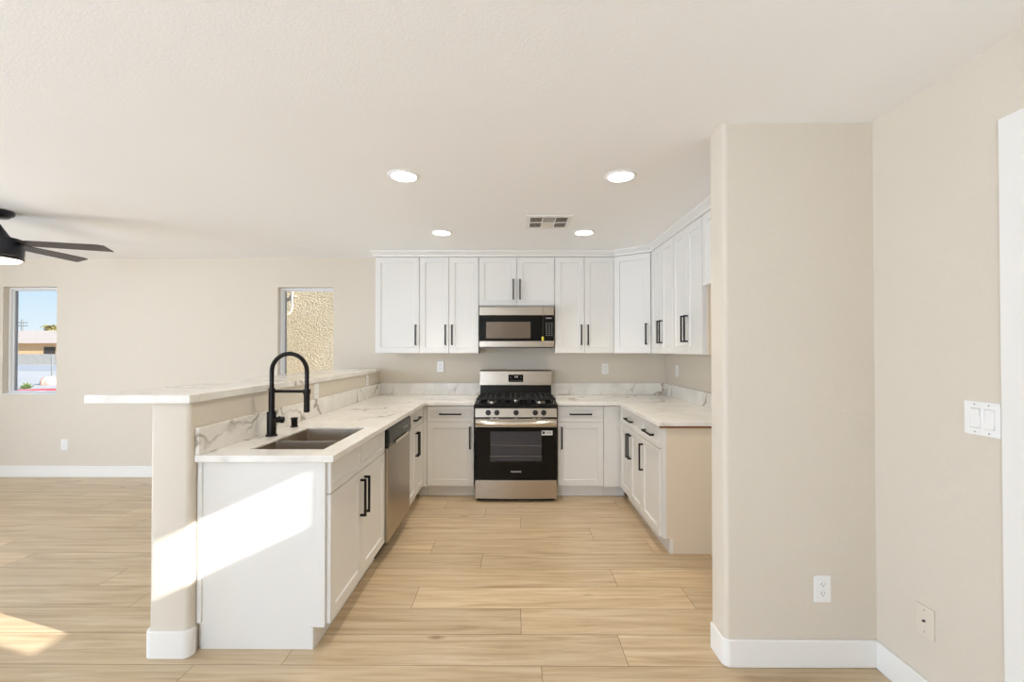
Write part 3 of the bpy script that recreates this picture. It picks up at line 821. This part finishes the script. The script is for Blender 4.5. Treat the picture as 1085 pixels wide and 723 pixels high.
t = thing('air_vent', (.272, 3.474, CEIL), 'square white ceiling air vent with slotted grilles between the recessed lights', 'air vent')
V = .176
def vk(x, y):
    return not any(x0 < x < x1 and y0 < y < y1 for x0, x1 in ((-.145, -.055), (-.045, .045), (.055, .145)) for y0, y1 in ((-.135, -.008), (.008, .135)) )
xs = [-V, -.145, -.055, -.045, .045, .055, .145, V]; ys = [-V, -.135, -.008, .008, .135, V]
obj('frame', cells(nb(), xs, ys, vk, -.008, 0), 'trim_white', t, bevel=.002)
obj('duct', box(nb(), -.150, .150, -.140, .140, -.0022, -.0006), 'slot_dark', t)
bm = nb()
for x0, x1 in ((-.145, -.055), (.055, .145)):
    for y0, y1 in ((-.135, -.008), (.008, .135)):
        k = x0+.008
        while k < x1:
            prism(bm, [(k, -.0072), (k+.003, -.0024), (k+.0045, -.0024), (k+.0015, -.0072)], y0, y1, 'y'); k += .0095
k = -.130
while k < -.01:
    prism(bm, [(k, -.0072), (k+.003, -.0024), (k+.0045, -.0024), (k+.0015, -.0072)], -.045, .045, 'x'); k += .0095
box(bm, -.045, .045, .008, .135, -.0068, -.003)
obj('louvres', bm, 'plate_almond', t)

# ceiling fan
FXc, FYc = -3.82, 3.16
t = thing('ceiling_fan', (FXc, FYc, CEIL), 'dark ceiling fan with a lit round lamp in the living area', 'ceiling fan')
bm = nb(); lathe(bm, [(0, 0), (.095, 0), (.105, -.012), (.098, -.028), (.07, -.05), (.02, -.06), (0, -.06)], 32); obj('canopy', bm, 'fan_metal', t, smooth=True)
bm = nb(); lathe(bm, [(0, -.055), (.0135, -.055), (.0135, -.15), (0, -.15)], 20); obj('downrod', bm, 'fan_metal', t, smooth=True)
bm = nb(); lathe(bm, [(0, -.10), (.03, -.10), (.038, -.115), (.085, -.195), (.145, -.205), (.152, -.215), (.152, -.325), (.145, -.335), (0, -.335)], 40); m_ = obj('motor', bm, 'fan_metal', t, smooth=True)
bm = nb(); lathe(bm, [(.148, -.336), (.152, -.338), (.152, -.356), (.143, -.360), (.14, -.336), (.148, -.336)], 40, caps=False); obj('light_ring', bm, 'fan_metal', m_, smooth=True)
bm = nb(); lathe(bm, [(.1395, -.340), (.1395, -.362), (.125, -.374), (.08, -.383), (0, -.387)], 40); obj('light_lens', bm, 'fan_lens', t, smooth=True)
for k in range(5):
    a = R(19.2+72*k)
    bm = nb()
    pl = [(.13, -.036), (.20, -.052), (.62, -.062), (.665, -.05), (.68, .062), (.20, .050), (.13, .036)]
    prism(bm, pl, -.0035, .0035)
    bl = obj('blade', bm, 'fan_blade', t, (0, 0, -.232), (R(-11), 0, a), bevel=.002)
light('fan_lamp', 'POINT', (FXc, FYc, CEIL-.46), 5, (1, .9, .76), shadow_soft_size=.12)

# ------------------------------------------------------------------ outlets and plates
def outlet(loc, rotz, label, small=True):
    t = thing('wall_outlet', loc, label, 'outlet', 'wall outlets', rotz)
    obj('cover_plate', box(nb(), -.0375, .0375, -.006, -.0003, -.059, .059), 'plate_white', t, bevel=.0025)
    for s in (-1, 1):
        bm = nb(); prism(bm, [(.017*math.cos(R(a)), s*.0205+max(-.0135, min(.0135, .017*math.sin(R(a))))) for a in range(0, 360, 15)], -.0085, -.0055, 'y')
        rc = obj('receptacle', bm, 'plate_white', t)
        bm = nb()
        box(bm, -.0075, -.0055, -.0089, -.0084, s*.0205-.001, s*.0205+.0075); box(bm, .0055, .0075, -.0089, -.0084, s*.0205, s*.0205+.0065)
        lathe(bm, [(0, -.0089), (.0024, -.0089), (.0024, -.0084), (0, -.0084)], 12, (0, 0, s*.0205-.0065), 'y')
        obj('slots', bm, 'slot_dark', rc)
    bm = nb(); lathe(bm, [(0, -.0072), (.003, -.0068), (.003, -.0055), (0, -.0055)], 12, (0, 0, 0), 'y'); obj('screw', bm, 'plate_white', t)
    return t
def pY(px, Y): return (px-VX)*Y/F
outlet((pY(466.7, YB), YB, H-(388.5-VY)*YB/F), 0, 'white outlet on the back wall left of the range, above the backsplash')
outlet((pY(641, YB), YB, H-(391-VY)*YB/F), 0, 'white outlet on the back wall right of the range, above the backsplash')
outlet((pY(67, YB), YB, H-(471.5-VY)*YB/F), 0, 'white outlet low on the living area back wall, under the windows')
outlet((XK, XK*F/(717.3-VX), 1.195), R(-90), 'white outlet on the kitchen right wall above the counter')
outlet((pY(867.5, SY0), SY0, .345), 0, 'white outlet low on the wall stub facing the camera')
for px, lb in ((334.5, 'white outlet on the half wall behind the faucet spout'), (388.5, 'white outlet on the half wall near the back corner')):
    outlet((HX1, HX1*F/(px-VX), 1.10), R(90), lb)
# coax plate
t = thing('cable_plate', (XR, XR*F/(976-VX), H-(655-VY)*1.725/F), 'almond cable plate with a centre jack low on the right wall', 'wall plate', None, R(-90))
obj('cover_plate', box(nb(), -.0375, .0375, -.006, -.0003, -.059, .059), 'plate_almond', t, bevel=.0025)
bm = nb(); lathe(bm, [(0, -.014), (.003, -.014), (.0045, -.012), (.0045, -.0055), (0, -.0055)], 14, (0, 0, 0), 'y'); obj('jack', bm, 'slot_dark', t, smooth=True)
for s in (-1, 1):
    bm = nb(); lathe(bm, [(0, -.0072), (.0028, -.0068), (.0028, -.0055), (0, -.0055)], 12, (0, 0, s*.042), 'y'); obj('screw', bm, 'print_grey', t)
# two-gang switch
ys_ = XR*F/(1038.5-VX)
t = thing('light_switch', (XR, ys_, H-(443.5-VY)*ys_/F), 'white double rocker switch plate on the right wall beside the door casing', 'light switch', None, R(-90))
obj('cover_plate', cells(nb(), [-.0585, -.040, -.006, .006, .040, .0585], [-.0585, -.034, .034, .0585], lambda x, z: not (abs(z) < .034 and .006 < abs(x) < .040), -.007, -.0003, 'y'), 'plate_white', t, bevel=.002)
for x, dn in ((-.023, 1), (.023, -1)):
    bm = nb(); prism(bm, [(-.0006, -.033), (-.006 if dn > 0 else -.0105, -.033), (-.0065, 0), (-.0105 if dn > 0 else -.006, .033), (-.0006, .033)], x-.0158, x+.0158, 'x')
    obj('rocker', bm, 'plate_white', t, bevel=.0008, seg=1)
bm = nb()
for x in (-.023, .023):
    for z in (-.048, .048): lathe(bm, [(0, -.0078), (.0026, -.0076), (.0026, -.0065), (0, -.0065)], 12, (x, 0, z), 'y')
obj('screws', bm, 'print_grey', t)

# ------------------------------------------------------------------ outdoors
GZ = -.15
struct('ground', box(nb(), -70, 60, YB+.16, 130, GZ-.3, GZ), 'gravel')
o = struct('wall_neighbor', box(nb(), -4.05, 3.5, 7.2, 7.4, GZ, 3.3), 'stucco_neighbor')
bm = nb(); tube(bm, [(-3.66, 7.12, 3.2), (-3.66, 7.12, 2.15), (-3.67, 7.12, 2.06), (-3.71, 7.10, 2.0), (-3.80, 7.08, 1.985)], .018, 14)
for z in (2.9, 2.3): box(bm, -3.70, -3.62, 7.13, 7.20, z-.012, z+.012)
o = obj('wall_pipe', bm, 'white_pipe', None, smooth=True); tag(o, 'pale conduit pipe with a bent end on the stucco wall outside the right window', 'pipe')
def W_(px, Y): return (px-VX)*Y/F
def Zp(py, Y): return H-(py-VY)*Y/F
struct('street', box(nb(), -70, 20, 32, 44, GZ, GZ+.03), 'asphalt')
# far house: body and roof
Yh = 60
t = thing('house', (W_(36, Yh), Yh, GZ), 'tan single-storey house with a pale low roof across the street', 'house')
obj('wall', box(nb(), -9, 14, 0, 9, 0, 2.55), 'house_tan', t)
obj('roof', prism(nb(), [(-.7, 2.5), (4.5, 4.45), (9.7, 2.5)], -10, 15, 'x'), 'roof_tile', t)
obj('window', box(nb(), 1.0, 2.6, -.03, .02, 1.0, 2.0), 'slot_dark', t)
Yb = 46
o = obj('block_wall', box(nb(), W_(0, Yb)-4, W_(62, Yb)+6, Yb, Yb+.2, GZ, .98), 'block_grey'); tag(o, 'long grey block wall across the street outside the left window', 'garden wall')
# palm / tree crown behind the house
t = thing('palm_tree', (W_(52, 75), 75, GZ), 'palm tree rising behind the roof outside the left window', 'tree')
hp = Zp(346, 75)-GZ
bm = nb(); tube(bm, [(0, 0, 0), (.1, 0, hp*.5), (0, 0, hp)], [.28, .2, .18], 10); obj('trunk', bm, 'bark', t, smooth=True)
bm = nb()
for k in range(34):
    a = random.uniform(0, 6.28); up_ = random.uniform(-.3, 1.0); L_ = random.uniform(1.0, 1.5)
    d = Vector((math.cos(a), math.sin(a), 0)); prev = None
    for s in range(6):
        u = s/5; c = Vector((0, 0, hp))+d*(L_*u)+Vector((0, 0, L_*(up_*u-1.0*u*u)))
        wd = .26*math.sin(math.pi*min(1, .12+u*.85)); sd_ = d.cross(Vector((0, 0, 1)))*wd
        q = (bm.verts.new(c-sd_-Vector((0, 0, .1))), bm.verts.new(c+Vector((0, 0, .03))), bm.verts.new(c+sd_-Vector((0, 0, .1))))
        if prev:
            bm.faces.new((prev[0], prev[1], q[1], q[0])); bm.faces.new((prev[1], prev[2], q[2], q[1]))
        prev = q
obj('crown', bm, 'palm_green', t)
# utility pole
Yp = 72
t = thing('utility_pole', (W_(20, Yp), Yp, GZ), 'thin utility pole against the sky outside the left window', 'pole')
hp = Zp(338, Yp)-GZ
bm = nb(); tube(bm, [(0, 0, 0), (0, 0, hp)], [.17, .12], 10); obj('post', bm, 'pole_grey', t, smooth=True)
for z in (.82, .9): obj('crossarm', box(nb(), -1.0, 1.0, -.06, .06, hp*z, hp*z+.13), 'pole_grey', t)
# fence posts near the street
Yq = 22
bm = nb(); tube(bm, [(0, 0, 0), (0, 0, Zp(378, Yq)-GZ)], .035, 10)
o = obj('sign_post', bm, 'pole_grey', None, (W_(52.5, Yq), Yq, GZ), smooth=True); tag(o, 'slim grey post standing in the gravel yard outside the left window', 'post')
# boulder, bush, red kerb
def blob(name, px, py, Y, sx_, sz_, m, label, cat, seed, amp=.18):
    random.seed(seed); bm = nb(); bmesh.ops.create_icosphere(bm, subdivisions=3, radius=1)
    from mathutils import noise
    for v in bm.verts:
        n_ = noise.noise(v.co*1.8+Vector((seed, 0, 0)))+.5*noise.noise(v.co*4+Vector((seed, 0, 0)))
        v.co *= 1+amp*n_; v.co.x *= sx_; v.co.y *= sx_; v.co.z *= sz_
        v.co.z = max(v.co.z, -sz_*.35)
    o = obj(name, bm, m, None, (W_(px, Y), Y, GZ+sz_*.35)); tag(o, label, cat); return o
blob('boulder', 50, 406, 19.5, .33, .27, 'rock_pink', 'pinkish rounded boulder in the gravel outside the left window', 'rock', 3, .25)
Yk = 17.4
bm = nb()
random.seed(8)
for k in range(60):
    a = random.uniform(0, 6.28); el = random.uniform(.2, 1.4); L_ = random.uniform(.15, .3)
    d = Vector((math.cos(a)*math.cos(el), math.sin(a)*math.cos(el), math.sin(el))); s_ = d.orthogonal().normalized()*.02
    p = [bm.verts.new(q) for q in (Vector((0, 0, 0))-s_, Vector((0, 0, 0))+s_, d*L_*.6+s_*1.3, d*L_, d*L_*.6-s_*1.3)]
    bm.faces.new(p)
o = obj('bush', bm, 'leaf_green', None, (W_(25.5, Yk), Yk, GZ)); tag(o, 'small green tufted bush in the gravel outside the left window', 'bush')
bm = nb(); Ya, Yc_ = 15.6, 16.6
prism(bm, [(W_(14, Ya)-1.5, Ya-.35), (W_(64, Yc_)+1.5, Yc_+.45), (W_(64, Yc_)+1.5, Yc_+.75), (W_(14, Ya)-1.5, Ya-.05)], GZ, GZ+.09)
o = obj('red_kerb', bm, 'kerb_red'); tag(o, 'red painted kerb edge at the bottom of the left window view', 'kerb')
